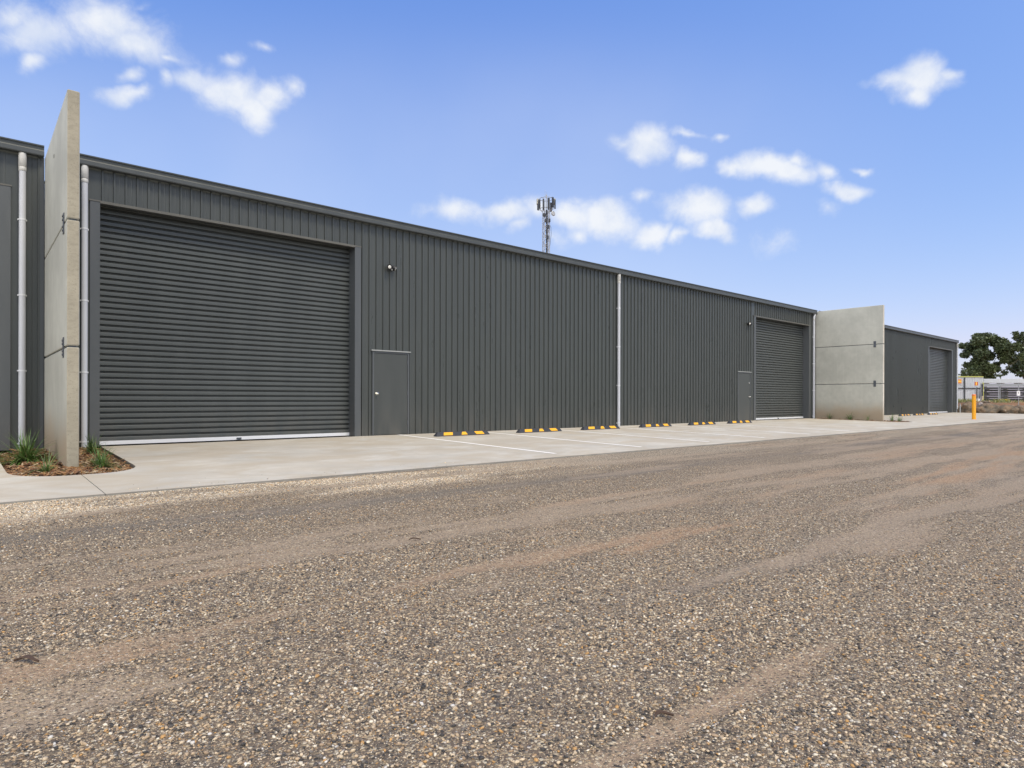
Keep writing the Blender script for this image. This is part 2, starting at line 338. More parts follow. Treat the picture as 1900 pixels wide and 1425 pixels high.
# ------------------------------------------------------------------ warehouses
PITCH=.19; ZT=5.16
def clad_profile(x0,x1):
    pts=[(x0,D)]; k=math.ceil((x0+.03)/PITCH)
    while k*PITCH+.03<x1:
        q=k*PITCH; pts+= [(q-.021,D),(q-.015,D-.034),(q+.015,D-.034),(q+.021,D),(q+.085,D),(q+.0905,D-.003),(q+.1005,D-.003),(q+.106,D)]; k+=1
    pts=[p for p in pts if p[0]<=x1-.001]; pts.append((x1,D)); return pts
def clad(mb,x0,x1,z0,z1): mb.extrude(clad_profile(x0,x1),'z',z0,z1)
DT=4.545; REC=.26
def roller(parent,a,b,dark=False):
    # curtain of interlocking corrugated laths
    prof=[]; z=.085; per=.1112; k=0
    while z+per<DT+.2:
        for dz,dy in ((0,.001),(.004,-.002),(.034,-.0035),(.066,-.002),(.070,.001),(.068,.046),(.0825,.048),(.085,.016),(.091,.015),(.0935,.048),(.1095,.050)): prof.append((D+REC+dy,z+dz))
        z+=per
    mb=MB(); mb.extrude(prof,'x',a-.03,b+.03)
    cur=mb.build('roller_door',CURT,parent)
    MB().box(a-.02,b+.02,D+REC-.022,D+REC+.03,.012,.083).box(a-.02,b+.02,D+REC-.03,D+REC+.0,-.002,.0115,1).build('bottom_rail',[ALU,BLACK],cur)
    xm_=(a+b)/2; MB().box(xm_-.05,xm_+.05,D+REC-.034,D+REC-.0225,.02,.06).build('lock_plate',DARKST,cur)
    MB().tube([(a-.05,D+REC+.18,DT+.16),(b+.05,D+REC+.18,DT+.16)],.17,14).build('curtain_drum',CURT,cur)
    # steel surround: jamb flashings, reveals, soffit and drip head
    w=.16
    for s_,x in ((-1,a),(1,b)):
        # L-shaped jamb: face flange and reveal in one folded piece
        pr=[(x-s_*.0,D-.038),(x+s_*w,D-.038),(x+s_*w,D+.012),(x+s_*.02,D+.012),(x+s_*.02,D+REC+.15),(x,D+REC+.15)]
        MB().extrude(pr,'z',0,DT,closed=True,caps=True).build('jamb_flashing',FLASH,parent,bevel=.004,fixn=True)
    MB().box(a-w-.01,b+w+.01,D-.046,D-.002,DT+.001,DT+.026).box(a,b,D-.0455,D+.012,DT-.022,DT).build('drip_flashing',LIP,parent)
    MB().extrude([(D+.013,DT-.016),(D+.10,DT-.016),(D+.10,DT+.02),(D+REC-.05,DT+.02),(D+REC-.05,DT+.04),(D+.013,DT+.04)],'x',a,b,closed=True,caps=True).build('lintel',FLASH,parent,fixn=True)
    return cur
def pdoor(parent,a,b,hinge,dead):
    Z=2.075
    fr=MB().box(a,a+.045,D-.038,D+.05,0,Z).box(b-.045,b,D-.038,D+.05,0,Z).box(a+.045,b-.045,D-.038,D+.05,Z-.045,Z)
    f=fr.build('door_frame',FLASH,parent,bevel=.003)
    leaf=MB().box(a+.05,b-.05,D-.026,D+.02,.012,Z-.05); 
    o=leaf.build('personnel_door',simple_leaf,parent,bevel=.002)
    hx=b-.05 if hinge>0 else a+.05; 
    for z in (.25,1.0,1.78): MB().tube([(hx,D-.036,z),(hx,D-.036,z+.1)],.008,8).build('hinge',DARKST,o)
    kx=a+.118 if hinge>0 else b-.118
    kn=MB(); kn.tube([(kx,D-.027,1.03),(kx,D-.034,1.03)],.034,16); kn.tube([(kx,D-.034,1.03),(kx,D-.06,1.03),(kx,D-.075,1.03),(kx,D-.09,1.03),(kx,D-.099,1.03),(kx,D-.101,1.03)],[.012,.012,.026,.031,.022,.004],16)
    kn.build('door_knob',CHROME,o)
    if dead: MB().tube([(kx,D-.027,1.62),(kx,D-.044,1.62),(kx,D-.047,1.62)],[.026,.024,.016],14).build('deadlock',CHROME,o)
    MB().box(a-.035,b+.035,D-.062,D-.002,Z+.001,Z+.028).build('head_drip',LIPD,f)
simple_leaf=m_steel('painted_door_leaf',(.062,.067,.064),.38); LIPD=simple('door_drip',(.33,.34,.33),.4)
def downpipe(parent,x,bend=0):
    y=D-.085; r=.050
    pts=[(x,y,-.06)]+[(x,y,z) for z in (1,2,3,4.2,4.86)]
    pts+= [(x,y,4.93),(x+bend*.45,y,5.03),(x+bend,y,5.10),(x+bend,y,5.158)]
    p=MB().tube(pts,r,20); 
    o=p.build('downpipe',PVC,parent)
    cl=MB()
    if not bend:
        cl.tube([(x,y,4.905),(x,y,4.91),(x,y,5.10),(x,y,5.135),(x,y,5.157)],[.052,.058,.058,.056,.050],20).tube([(x,y,4.83),(x,y,4.836),(x,y,4.898),(x,y,4.904)],[.0505,.0565,.0565,.052],20)
    else: cl.tube([(x,y,4.83),(x,y,4.836),(x,y,4.898),(x,y,4.904)],[.0505,.0565,.0565,.052],20)
    cl.build('pipe_socket',simple_pvc2,o)
    for z in (.09,1.36,2.67,3.98):
        b=MB().tube([(x,y,z),(x,y,z+.028)],.0545,20); b.box(x-.066,x-.054,y+.02,y+.058,z,z+.026).box(x+.054,x+.066,y+.02,y+.058,z,z+.026); b.build('pipe_clip',CLIP,o)
simple_pvc2=simple('pvc_socket',(.56,.55,.52),.4,0,.1,8)
def floodlight(parent,x,z):
    o=MB().tube([(x,D-.028,z),(x,D-.06,z)],.045,16).box(x-.05,x+.05,D-.075,D-.058,z-.02,z+.02).build('floodlight',BLACK,parent)
    for dx,dr in ((-.055,Vector((-.25,-1,-.22))),(.055,Vector((.86,-.42,-.5)))):
        d=dr.normalized(); p=Vector((x+dx,D-.085,z)); 
        h=MB().tube([p-d*.04,p-d*.02,p+d*.03,p+d*.075],[.022,.044,.062,.066],18).build('lamp_head',BLACK,o)
        MB().tube([p+d*.0755,p+d*.083,p+d*.088],[.040,.039,.026],18).build('lamp_lens',LENS,h)
    MB().tube([(x+.015,D-.07,z-.03),(x+.02,D-.10,z-.065),(x+.02,D-.115,z-.085)],[.022,.026,.012],12).build('motion_sensor',PALEG,o)
def warehouse(name,x0,x1_,rollers,pdoors,pipes,lights,depth=24):
    root=empty(name,((x0+x1_)/2,D,0)); sub=lambda o:o
    kids_before=set(bpy.data.objects)
    holes=[(a-.16,b+.16,DT) for a,b in rollers]+[(a,b,2.075) for a,b,_,_ in pdoors]; holes.sort()
    w=MB(); x=x0
    for a,b,z in holes:
        clad(w,x,a,-.05,ZT); clad(w,a,b,z,ZT); x=b
    clad(w,x,x1_,-.05,ZT)
    for xx in (x0,x1_): w.add([(xx,D,-.1),(xx,D+depth,-.1),(xx,D+depth,ZT+.0),(xx,D,ZT)],[(0,1,2,3)])
    w.add([(x0,D+depth,-.1),(x1_,D+depth,-.1),(x1_,D+depth,ZT),(x0,D+depth,ZT)],[(0,1,2,3)])
    w.build('wall',STEEL,None)
    r=MB(); ym=D+depth/2
    r.extrude([(D-.03,ZT+.055),(ym,ZT+.055+depth/2*.05),(D+depth+.1,ZT+.055)],'x',x0,x1_)
    for xx in (x0,x1_): r.add([(xx,D,ZT-.02),(xx,ym,ZT+.05+depth/2*.05),(xx,D+depth,ZT-.02)],[(0,1,2)])
    r.build('roof',GUTT)
    e=.09
    gp=[(D-.031,ZT+.02),(D-.031,ZT-.012),(D-.145,ZT-.012),(D-.152,ZT+.004),(D-.152,ZT+.066),(D-.140,ZT+.078),(D-.132,ZT+.092),(D-.137,ZT+.142),(D-.158,ZT+.150),(D-.160,ZT+.170),(D-.150,ZT+.176),(D-.138,ZT+.172),(D-.128,ZT+.150),(D-.126,ZT+.08),(D-.14,ZT+.06),(D-.14,ZT+.002),(D-.04,ZT+.002),(D-.04,ZT+.02)]
    MB().extrude(gp,'x',x0+.012,x1_-.012,closed=True,caps=True).build('gutter',GUTT)
    for q in (x0+.003,x1_-.06): MB().box(q,q+.057,D-.029,D-.001,-.02,ZT-.014).build('corner_flashing',FLASH)
    for a,b in rollers: roller(None,a,b)
    for a in pdoors: pdoor(None,*a)
    for a in pipes: downpipe(None,*a)
    for a in lights: floodlight(None,*a)
    for o in set(bpy.data.objects)-kids_before:
        if o.parent is None: o.parent=root; o.matrix_parent_inverse=Matrix.Translation(-root.location)
    return root
mc=16.52
W2=warehouse('warehouse',PN[0][1]+.004,PN[1][0]-.004,[(1.86,7.01),(2*mc-7.01,2*mc-1.86)],[(7.48,8.52,1,0),(24.55,25.59,-1,1)],[(1.615,0),(16.72,0),(31.60,.09)],[(7.95,4.17),(25.36,4.17)])
G='row of metal warehouse units'
tag(W2,'long dark grey ribbed metal warehouse between the two concrete walls, with two roller doors','warehouse',G)
W1=warehouse('warehouse',-29.6,PN[0][0]-.004,[(-4.75,.40)],[],[(.715,0)],[])
tag(W1,'dark grey metal warehouse cut by the left edge, left of the near concrete wall','warehouse',G)
W3=warehouse('warehouse',PN[1][1]+.004,55.72,[(49.30,54.42)],[],[(55.52,0)],[])
tag(W3,'dark grey metal warehouse standing beyond the far concrete wall, nearest the trees','warehouse',G)

# ------------------------------------------------------------------ precast concrete walls
EDGE_SUN=m_conc('precast_edge_sunlit',(.60,.555,.48),(.4,.33,.24),'panel')  # far wall's end face: sun on it is put into the paler colour
def precast(p,label,edge):
    xa,xb,ye,top,j1,j2=p; root=empty('concrete_wall',((xa+xb)/2,ye,0)); inv=Matrix.Translation(-root.location); kids=[]
    yb=D-.034
    for z0,z1 in ((-.3,j1-.012),(j1+.012,j2-.012),(j2+.012,top)):
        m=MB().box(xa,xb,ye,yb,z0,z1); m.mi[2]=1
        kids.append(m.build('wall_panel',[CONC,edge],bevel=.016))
    m=MB()
    for z in (j1,j2): m.box(xa+.03,xb-.03,ye+.03,yb-.03,z-.0119,z+.0119)
    kids.append(m.build('joint_seal',DARKST))
    for z in (j1,j2):
        for xs_,xq in ((-1,xa),(1,xb)):
            b=MB().box(min(xq+xs_*.001,xq+xs_*.012),max(xq+xs_*.001,xq+xs_*.012),ye+.30,ye+.41,z-.145,z+.145)
            o=b.build('joining_bracket',DARKST,bevel=.003); kids.append(o)
            for dz in (-.10,-.05,.05,.10):
                MB().tube([(xq+xs_*.0121,ye+.355,z+dz),(xq+xs_*.024,ye+.355,z+dz)],.017,6,smooth=False).build('bolt',DARKST,o)
    if xa<5: kids.append(MB().tube([(xa-.0005,ye+1.75,top-.42),(xa-.003,ye+1.75,top-.42)],.035,14).build('lifting_recess',BLACK))
    for o in kids: o.parent=root; o.matrix_parent_inverse=inv
    return tag(root,label,'wall','precast concrete dividing walls')
precast(PN[0],'tall concrete dividing wall standing in the near garden bed at left',EDGE)
precast(PN[1],'tall concrete dividing wall past the second roller door, seen broadside',EDGE_SUN)

# ------------------------------------------------------------------ garden beds
def m_mulch():
    m,T=mat('bark_mulch'); n=T.noise(T.co,38,5,.7); c=T.ramp(n,[(.3,(.035,.02,.012)),(.5,(.12,.062,.03)),(.68,(.24,.13,.06)),(.8,(.09,.075,.03))])
    lk(T,T.mix(.9,c,attr(T),'MIX') if False else c,'Base Color'); T.b.inputs['Roughness'].default_value=.95; bump(T,n,.9,.02); return m
MUL=m_mulch()
mC,T=mat('bark_chip'); lk(T,T.mix(T.ss(T.noise(T.co,120,3),.4,.7),attr(T),(.08,.045,.025)),'Base Color'); T.b.inputs['Roughness'].default_value=.9; CHIP=mC
def bed(xc,label,nchip):
    L=bed_edge(xc,-1)[:-1]; Rr=bed_edge(xc,1)[:-1]; mb=MB()
    rows=[]
    for i in range(40):
        y=D-.03-(D-.03-BEDF-.004)*i/39
        if y>=BEDS: h=BEDHW+.06*(y-BEDS)/(D-BEDS)
        else:
            q=min(1,(BEDS-y)/(BEDS-BEDF)); h=BEDHW*math.cos(math.asin(q))**.75
        h=max(.02,h-.002)
        rows.append([(xc-h+2*h*j/14,y,slabz(y)-.045+.04*(mnoise.noise((xc+2*h*j/14*3,y*3,0)))*(0 if j in(0,14) else 1)+(.035 if 2<j<12 and i>2 else 0)) for j in range(15)])
    vs=[q for r_ in rows for q in r_]
    mb.add(vs,[(i*15+j,(i+1)*15+j,(i+1)*15+j+1,i*15+j+1) for i in range(39) for j in range(14)],0,(.1,.06,.03),True)
    for k in range(nchip):
        r_=random.choice(rows[2:]); q=Vector(random.choice(r_[1:-1]))+Vector((random.uniform(-.06,.06),random.uniform(-.05,.05),random.uniform(.0,.022)))
        if abs(q.x-xc)>BEDHW-.05 or q.y<BEDF+.05: continue
        l=random.uniform(.015,.06) if random.random()<.93 else random.uniform(.08,.16); w=random.uniform(.006,.014); t=random.uniform(.002,.006)
        mt=Matrix.Translation(q)@Matrix.Rotation(random.uniform(0,PI),4,'Z')@Matrix.Rotation(random.uniform(-.45,.45),4,'Y')@Matrix.Rotation(random.uniform(-.6,.6),4,'X')
        cc=random.choice([(.28,.13,.055),(.35,.185,.08),(.42,.27,.14),(.18,.085,.04),(.09,.05,.028),(.38,.20,.07),(.50,.38,.24)])
        mb.box(-l,l,-w,w,-t,t,1,cc,mt)
    o=mb.build('mulch_bed',[MUL,CHIP]); return tag(o,label,'mulch',kind='stuff')
bed(x1,'reddish bark mulch filling the rounded garden bed around the near concrete wall',3600)
bed(x2,'reddish bark mulch in the garden bed under the far concrete wall',500)
mB,T=mat('strap_leaf'); lk(T,attr(T),'Base Color'); T.b.inputs['Roughness'].default_value=.42; T.b.inputs['Specular IOR Level'].default_value=.55; BLADE=mB
def tuft(x,y,label,n,lo,hi,spread,seed,lean=0):
    rr=random.Random(seed); mb=MB(); z0=slabz(y)-.03; lo*=.86; hi*=.86
    for k in range(n):
        a=rr.uniform(0,2*PI); l=rr.uniform(lo,hi); tilt=rr.uniform(.08,1)**1.0*spread; w=rr.uniform(.003,.0058)*(1+.3*(hi>.5))
        d=Vector((math.cos(a),math.sin(a),0)); sd=Vector((-d.y,d.x,0)); p=Vector((rr.gauss(0,.025),rr.gauss(0,.025),0)); ang=PI/2-min(1.3,tilt*1.0); n_=7
        g_=rr.random(); col=(.045+.075*g_,.095+.12*g_,.022+.02*g_)
        if rr.random()<.06: col=(.26,.21,.10); l*=.7
        elif rr.random()<.15: col=(.13,.21,.06)
        vs=[]
        for i in range(n_+1):
            f_=i/n_; ww=w*(1-f_**2.2)*(.6+.4*min(1,f_*4))+.0004
            vs+= [p-sd*ww,p+Vector((0,0,-ww*.5)),p+sd*ww]
            p=p+(d*math.cos(ang)+UP*math.sin(ang))*(l/n_); ang-=tilt*(1.9/n_)*(.5+f_)
        mb.add(vs,[(3*i+j,3*i+j+1,3*i+j+4,3*i+j+3) for i in range(n_) for j in (0,1)],0,col,True)
    o=mb.build('strap_leaf_plant',BLADE); o.location=(x,y,z0)
    return tag(o,label,'plant','strap leaved tufts in the garden beds')
tuft(.66,11.75,'largest green grassy tuft, left of the near concrete wall in the mulch',300,.34,.72,1.3,1)
tuft(.80,10.30,'small wispy grassy tuft at the front edge of the near mulch bed',70,.14,.46,1.4,2)
tuft(1.42,10.42,'bright green grassy tuft right of the near concrete wall, at the bed corner',130,.22,.5,1.15,3)
tuft(1.58,12.7,'grassy tuft under the white downpipe right of the near concrete wall',100,.25,.52,1.1,4)
tuft(.30,12.3,'grassy tuft half cut by the left edge of the photo, beside the near bed',50,.2,.38,1.2,5)
tuft(31.66,13.1,'small grassy tuft nearest the downpipe, under the far concrete wall',40,.3,.52,.9,6)
tuft(31.62,12.15,'darker middle grassy tuft at the foot of the far concrete wall',60,.32,.62,.9,7)
tuft(31.60,11.35,'thin grassy tuft near the outer end of the far concrete wall',22,.25,.5,1.1,8)
tuft(32.22,10.55,'grassy tuft just past the outer end of the far concrete wall',50,.3,.55,1.0,9)
tuft(32.52,10.35,'right hand grassy tuft furthest from the far concrete wall',50,.3,.5,1.1,10)

# ------------------------------------------------------------------ wheel stops
def wheel_stop():
    root=empty('wheel_stop'); L=.825; h=.10; y0,y1,t0,t1=-.075,.075,-.030,.030; e=.055
    vs=[(-L,y0,0),(L,y0,0),(L,y1,0),(-L,y1,0),(-L,y0,.012),(L,y0,.012),(L,y1,.012),(-L,y1,.012),(-L+e,t0,h),(L-e,t0,h),(L-e,t1,h),(-L+e,t1,h)]
    m=MB().add(vs,[(3,2,1,0),(0,1,5,4),(1,2,6,5),(2,3,7,6),(3,0,4,7),(4,5,9,8),(5,6,10,9),(6,7,11,10),(7,4,8,11),(8,9,10,11)])
    for q in (-.62,0,.62): m.tube([(q+.18,0,h-.002),(q+.18,0,h+.002)],.018,10)
    m.build('rubber_block',RUBBER,root,bevel=.006)
    def sl(y): return y0+(t0-y0)*(y-.012)/(h-.012)
    for cx,wb,wt,sh in ((-.47,.135,.135,.012),(.02,.095,.055,-.0),(.50,.130,.130,-.03)):
        za,zb=.024,.094; p=[(cx-wb-sh,za),(cx+wb-sh,za),(cx+wt+sh,zb),(cx-wt+sh,zb)]
        v=[(x,sl(z)-.0035,z) for x,z in p]+[(x,sl(z)+.004,z) for x,z in p]
        MB().add(v,[(0,1,2,3),(4,7,6,5),(0,4,5,1),(1,5,6,2),(2,6,7,3),(3,7,4,0)]).build('yellow_reflector',YEL,root)
    return root
stops=[(9.48,'black and yellow wheel stop nearest the first grey personnel door'),(12.16,'black and yellow wheel stop second from the near roller door'),(14.74,'black and yellow wheel stop just left of the middle white downpipe base'),(17.52,'black and yellow wheel stop just right of the middle white downpipe'),(20.30,'black and yellow wheel stop second from the far personnel door'),(22.93,'black and yellow wheel stop closest to the far personnel door'),
 (41.4,'tiny distant wheel stop nearest the far concrete wall, before the last warehouse'),(43.85,'tiny distant wheel stop in the middle before the last warehouse'),(46.5,'tiny distant wheel stop beside the last roller door')]
st0=wheel_stop()
for i,(x,l) in enumerate(stops):
    o=st0 if i==0 else copy_tree(st0); y=12.90; o.location=(x,y,slabz(y)+.001); o.rotation_euler=(R(1.0),0,random.uniform(-.012,.012))
    tag(o,l,'wheel stop','rubber wheel stops along the warehouse front')

# ------------------------------------------------------------------ bollard
bx,by=39.55,9.12; bz=slabz(by); bo=empty('bollard',(bx,by,bz))
MB().tube([(0,0,0),(0,0,1.22)],.088,24).build('post',BOLL,bo)
MB().tube([(0,0,1.215),(0,0,1.25),(0,0,1.285),(0,0,1.30)],[.092,.092,.088,.06],24).build('cap',ORNG,bo)
MB().tube([(0,0,.0),(0,0,.012)],.12,20).build('base_plate',BOLL,bo)
tag(bo,'yellow steel bollard with orange cap standing on the apron at right','bollard')

# ------------------------------------------------------------------ bank, boulders, yard beyond
mR,T=mat('boulder'); n=T.noise(T.co,2.2,7,.68); n2=T.noise(T.co,14,5,.7)
cc=T.ramp(n,[(.3,(.05,.043,.036)),(.45,(.135,.108,.078)),(.58,(.22,.145,.088)),(.72,(.33,.30,.245))]); cc=T.mix(T.math('MULTIPLY',T.ss(n2,.5,.7),.5),cc,(.07,.07,.05)); lk(T,cc,'Base Color'); T.b.inputs['Roughness'].default_value=.9; bump(T,T.math('ADD',n,T.math('MULTIPLY',n2,.5)),.8,.08); ROCK=mR
RUBL=simple('pale_rubble',(.42,.36,.33),.85,0,.2,5,.3)
def rock(name,p,dims,seed,label,group,m=ROCK,rz=0):
    bm=bmesh.new(); bmesh.ops.create_icosphere(bm,subdivisions=4,radius=1)
    for v in bm.verts:
        q=v.co.copy(); k=1+.30*mnoise.noise(q*1.1+Vector((seed*7.1,0,0)))+.16*mnoise.noise(q*2.6+Vector((0,seed*3.3,0)))+.06*mnoise.noise(q*6+Vector((0,0,seed)))
        v.co=Vector((q.x*k*dims[0],q.y*k*dims[1],max(q.z,-.55)*k*dims[2]))
    me=bpy.data.meshes.new(name); bm.to_mesh(me); bm.free(); me.materials.append(m); me.polygons.foreach_set('use_smooth',[True]*len(me.polygons))
    o=bpy.data.objects.new(name,me); COL.objects.link(o); o.location=p; o.rotation_euler=(0,0,rz); return tag(o,label,'rock',group)
GB='boulders edging the dirt bank'
VA=math.atan2(RT.y,RT.x)
def bp(px,py,zc,dz=0): q=far(px,py,zc); q.z+=dz; return q
rock('boulder',bp(1796,758,46.6),(.68,.5,.56),1,'blocky brown boulder between the last warehouse corner and the bollard',GB,rz=VA)
rock('boulder',bp(1831,759.5,46.2),(.84,.55,.54),2,'largest domed grey boulder just right of the yellow bollard',GB,rz=VA+.1)
rock('boulder',bp(1852,760,46.6),(.32,.3,.36),3,'small dark boulder at the right foot of the domed boulder',GB,rz=VA)
rock('boulder',bp(1863,759,46.4),(.44,.4,.42),4,'orange brown boulder in the middle of the bank edge',GB,rz=VA)
rock('boulder',bp(1877,759,46.4),(.44,.4,.42),5,'greenish grey boulder second from the right edge',GB,rz=VA+.4)
rock('boulder',bp(1893,759.5,46.4),(.48,.4,.38),6,'low dark boulder at the right edge of the photo',GB,rz=VA)
rock('boulder',bp(1917,759.5,46.4),(.5,.4,.32),8,'boulder lying just outside the right edge',GB,rz=VA)
rock('rubble',bp(1820.5,748,47.4),(.22,.18,.13),7,'pale pinkish lump of rubble on top of the domed boulder',None,RUBL,rz=VA-.7)
rock('rubble',bp(1829,744.5,48.5),(.30,.2,.10),9,'flat brown lump of rubble lying on the bank above the domed boulder',None,ROCK,rz=VA)
gp_=simple('marker_post_grey',(.36,.37,.38),.6)
p=bp(1781.5,765,45.8); o=MB().tube([(0,0,-.05),(0,0,.66)],.035,10).tube([(0,0,.655),(0,0,.70)],[.04,.02],10).build('marker_post',gp_); o.location=p
tag(o,'short grey post between the last warehouse corner and the brown boulder','post')
# sheet fence
FCOL=simple('fence_sheet',(.50,.52,.55),.5,0,.05,2); FDK=simple('fence_rail_dark',(.055,.058,.065),.5); LIME2=simple('dull_lime_edge',(.42,.42,.12),.6); LIME=simple('lime_edge',(.55,.56,.06),.5); SGO=simple('sign_orange',(.72,.23,.04),.5); SGY=simple('sign_yellow',(.85,.55,.06),.5); SGR=simple('sign_red',(.55,.09,.05),.5); WHT=simple('sign_white',(.78,.78,.80),.5)
def frame_at(px,py,zc):    # empty-like local frame: x to the right across the view, y away, z up
    q=far(px,py,zc); return q
def place(o,px,py,zc): o.location=far(px,py,zc); o.rotation_euler=(0,0,VA); return o
U=57/CF                      # metres per photo pixel at the fence
fe=empty('sheet_fence'); place(fe,1776,738.5,57)
X0,X1=-36*U,47.5*U; H=40.5*U
prof=[]; q=X0
while q<X1: prof+= [(q,0),(q+.05,0),(q+.065,.02),(q+.115,.02),(q+.13,0)]; q+=.16
MB().extrude(prof,'z',-.35,H).build('sheet',FCOL,fe)
MB().box(X0,X1+.03,-.035,.035,H+.001,H+.10).build('top_edge',LIME2,fe)
for dx in (13*U,35.6*U): MB().box(dx-.04,dx+.04,-.075,-.002,-.4,H-.02 if dx<20*U else 22*U).build('post',FDK,fe)
MB().box(X0,13*U-.041,-.055,-.003,19.2*U,21*U).box(13*U+.041,X1,-.055,-.003,19.2*U,21*U).build('rail',FDK,fe)
MB().box(43.6*U,45.4*U,-.20,-.08,-.4,28*U).build('gate_post',FDK,fe)
b=MB().tube([(43.4*U,-.12,26*U),(39.6*U,-.12,1*U)],.028,8).build('brace',FDK,fe)
MB().box(45.45*U,46.3*U,-.19,-.1,-.3,32*U).build('reflective_strip',LIME,fe)
tag(fe,'pale grey sheet metal fence with lime top edge on the bank','fence')
sg=empty('warning_sign'); place(sg,1779.6,705.5,56.8)
for k,m_ in enumerate((SGO,SGY,SGO)): MB().box(-4.3*U,4.3*U,-.01,.01,(1.3-k*2.5)*U,(3.7-k*2.5)*U).build('colour_band',m_,sg)
tag(sg,'orange and yellow striped sign on the grey sheet fence by the warehouse corner','sign')
sg=empty('marker_sign'); place(sg,1811.4,743,55.5)
for k,m_ in enumerate((SGR,SGY,SGR)): MB().box((-3+k*2)*U,(-1+k*2)*U,-.01,.01,29*U,35.5*U).build('colour_band',m_,sg)
MB().tube([(0,.03,-.3),(0,.03,35*U)],.022,8).build('post',gp_,sg)
tag(sg,'red and yellow striped marker sign on a thin post behind the bollard','sign')
o=MB().box(-2.3*U,2.3*U,-.06,.06,-2.4*U,2.4*U).box(-2.5*U,2.5*U,-.07,.07,2.4*U+.001,2.9*U).build('white_box',WHT); place(o,1815,740.5,55.8); tag(o,'small white box on the bank beside the dark gate post','box')
o=MB().box(-.05,.05,-.04,.04,-.4,8*U).build('timber_peg',simple('timber_peg',(.5,.42,.3),.8)); place(o,1822.6,741,55); o.rotation_euler[1]=.08; tag(o,'pale timber peg leaning beside the dark gate post','peg')
# stack of steel and sheets
V_=58/CF
BEAM=simple('weathered_beam',(.10,.098,.095),.6,.2,.35,1.6,.1); BEAM2=simple('dark_beam',(.05,.047,.043),.7,.1,.4,2,.1); SHEETS=simple('sheet_pack',(.66,.69,.73),.42,0,.10,3); SHEETS2=simple('sheet_pack_grey',(.44,.46,.49),.45,0,.12,3); TIMB=simple('bearer_timber',(.24,.19,.13),.85)
def ibeam(name,px0,length,ztop,hh,m,dy,label):
    prof=[(-.10,0),(.10,0),(.10,.022),(.014,.03),(.014,hh-.03),(.10,hh-.022),(.10,hh),(-.10,hh),(-.10,hh-.022),(-.014,hh-.03),(-.014,.03),(-.10,.022)]
    o=MB().extrude(prof,'x',0,length,closed=True,caps=True).build(name,m); q=far(px0,741,58); q+=FW*dy; q.z=ztop-hh; o.location=q; o.rotation_euler=(0,0,VA+random.uniform(-.006,.006))
    return tag(o,label,'beam','stacked steel beams')
zt=lambda py: CH+(CYH-py)*V_
rows=[(1823.5,737.5,BEAM2),(1824.5,733.4,BEAM),(1822.8,729.2,BEAM),(1823,725,BEAM2),(1829,720.6,BEAM2),(1823,716.4,BEAM)]
nm=['bottom','second lowest','third lowest','fourth lowest','fifth lowest','uppermost']
for k,(px,py,m_) in enumerate(rows):
    for j in range(2):
        ibeam('steel_beam',px+j*random.uniform(.5,3),random.uniform(8,9.5),zt(py)+.0*k,3.6*V_,m_,j*.26,f"{nm[k]} {'front' if j==0 else 'rear'} steel beam of the long stack behind the wire fence")
for k in range(5):
    for px in (1834,1868,1905):
        if k%2==0 or px==1868:
            o=MB().box(-.05,.05,-.1,.42,0,.6*V_-.002).build('timber_bearer',TIMB); q=far(px,741,58); q.z=zt(rows[k][1])+.001; o.location=q; o.rotation_euler=(0,0,VA); tag(o,f"timber bearer under the {nm[k+1]} beams, {'left' if px<1850 else 'middle' if px<1890 else 'right'} of the stack",'bearer','timber bearers in the beam stack')
def pack(px0,L,za,zb,m,label):
    mb=MB(); n=7
    for i in range(n):
        a=za+(zb-za)*i/n; mb.box(random.uniform(-.05,.05),L+random.uniform(-.1,.1),-.12,.75,a,a+(zb-za)/n-.012)
    o=mb.build('sheet_pack',m); q=far(px0,741,58); q.z=0; o.location=q; o.rotation_euler=(0,0,VA); return tag(o,label,'sheet pack')
pack(1822.5,8.4,zt(716)+.05,zt(709.6),SHEETS2,'lower grey pack of metal sheets resting on the steel beams')
for px in (1832,1861,1894):
    o=MB().box(-.06,.06,-.13,.7,0,.06).build('timber_bearer',TIMB); q=far(px,741,58); q.z=zt(709.6)+.001; o.location=q; o.rotation_euler=(0,0,VA); tag(o,f"timber bearer between the two sheet packs, {'left' if px<1850 else 'middle' if px<1890 else 'right'} one",'bearer','timber bearers in the beam stack')
pack(1823.5,8.6,zt(709.6)+.065,zt(700.6),SHEETS,'top pale bluish pack of metal sheets on the stack')
GAL=simple('galvanised_pipe',(.40,.41,.43),.45,.5,.1,5)
wf=empty('wire_fence'); place(wf,1854,745,54); U4=54/CF
for dx in (-34,-1.4,1.4,36,72): MB().tube([(dx*U4,0,-.4),(dx*U4,0,36.6*U4)],.03,8).build('post',GAL,wf)
MB().tube([(-34*U4,-.035,36.8*U4),(80*U4,-.035,36.8*U4)],.028,8).build('top_rail',GAL,wf)
wm=MB()
for k in range(7): wm.tube([(-34*U4,.035,(2+k*5.4)*U4),(80*U4,.035,(2+k*5.4)*U4)],.0018,4,cap=False)
for k in range(48): wm.tube([((-34+k*2.4)*U4,.035,1*U4),((-34+k*2.4)*U4,.035,36*U4)],.0018,4,cap=False)
wm.build('wire_mesh',GAL,wf); tag(wf,'galvanised wire mesh fence in front of the stacked steel beams','fence')
sg=empty('notice_sign'); place(sg,1889.6,727.5,53.8)
MB().box(-3*U4,3*U4,-.01,.01,-4.4*U4,4.4*U4).build('sign_board',WHT,sg)
MB().box(-.25*U4,.25*U4,-.014,-.0105,-1.0*U4,1.6*U4).box(-1.1*U4,1.1*U4,-.014,-.0105,1.7*U4,2.3*U4).build('printed_mark',FDK,sg)
tag(sg,'small white notice sign with dark mark on the wire fence','sign')
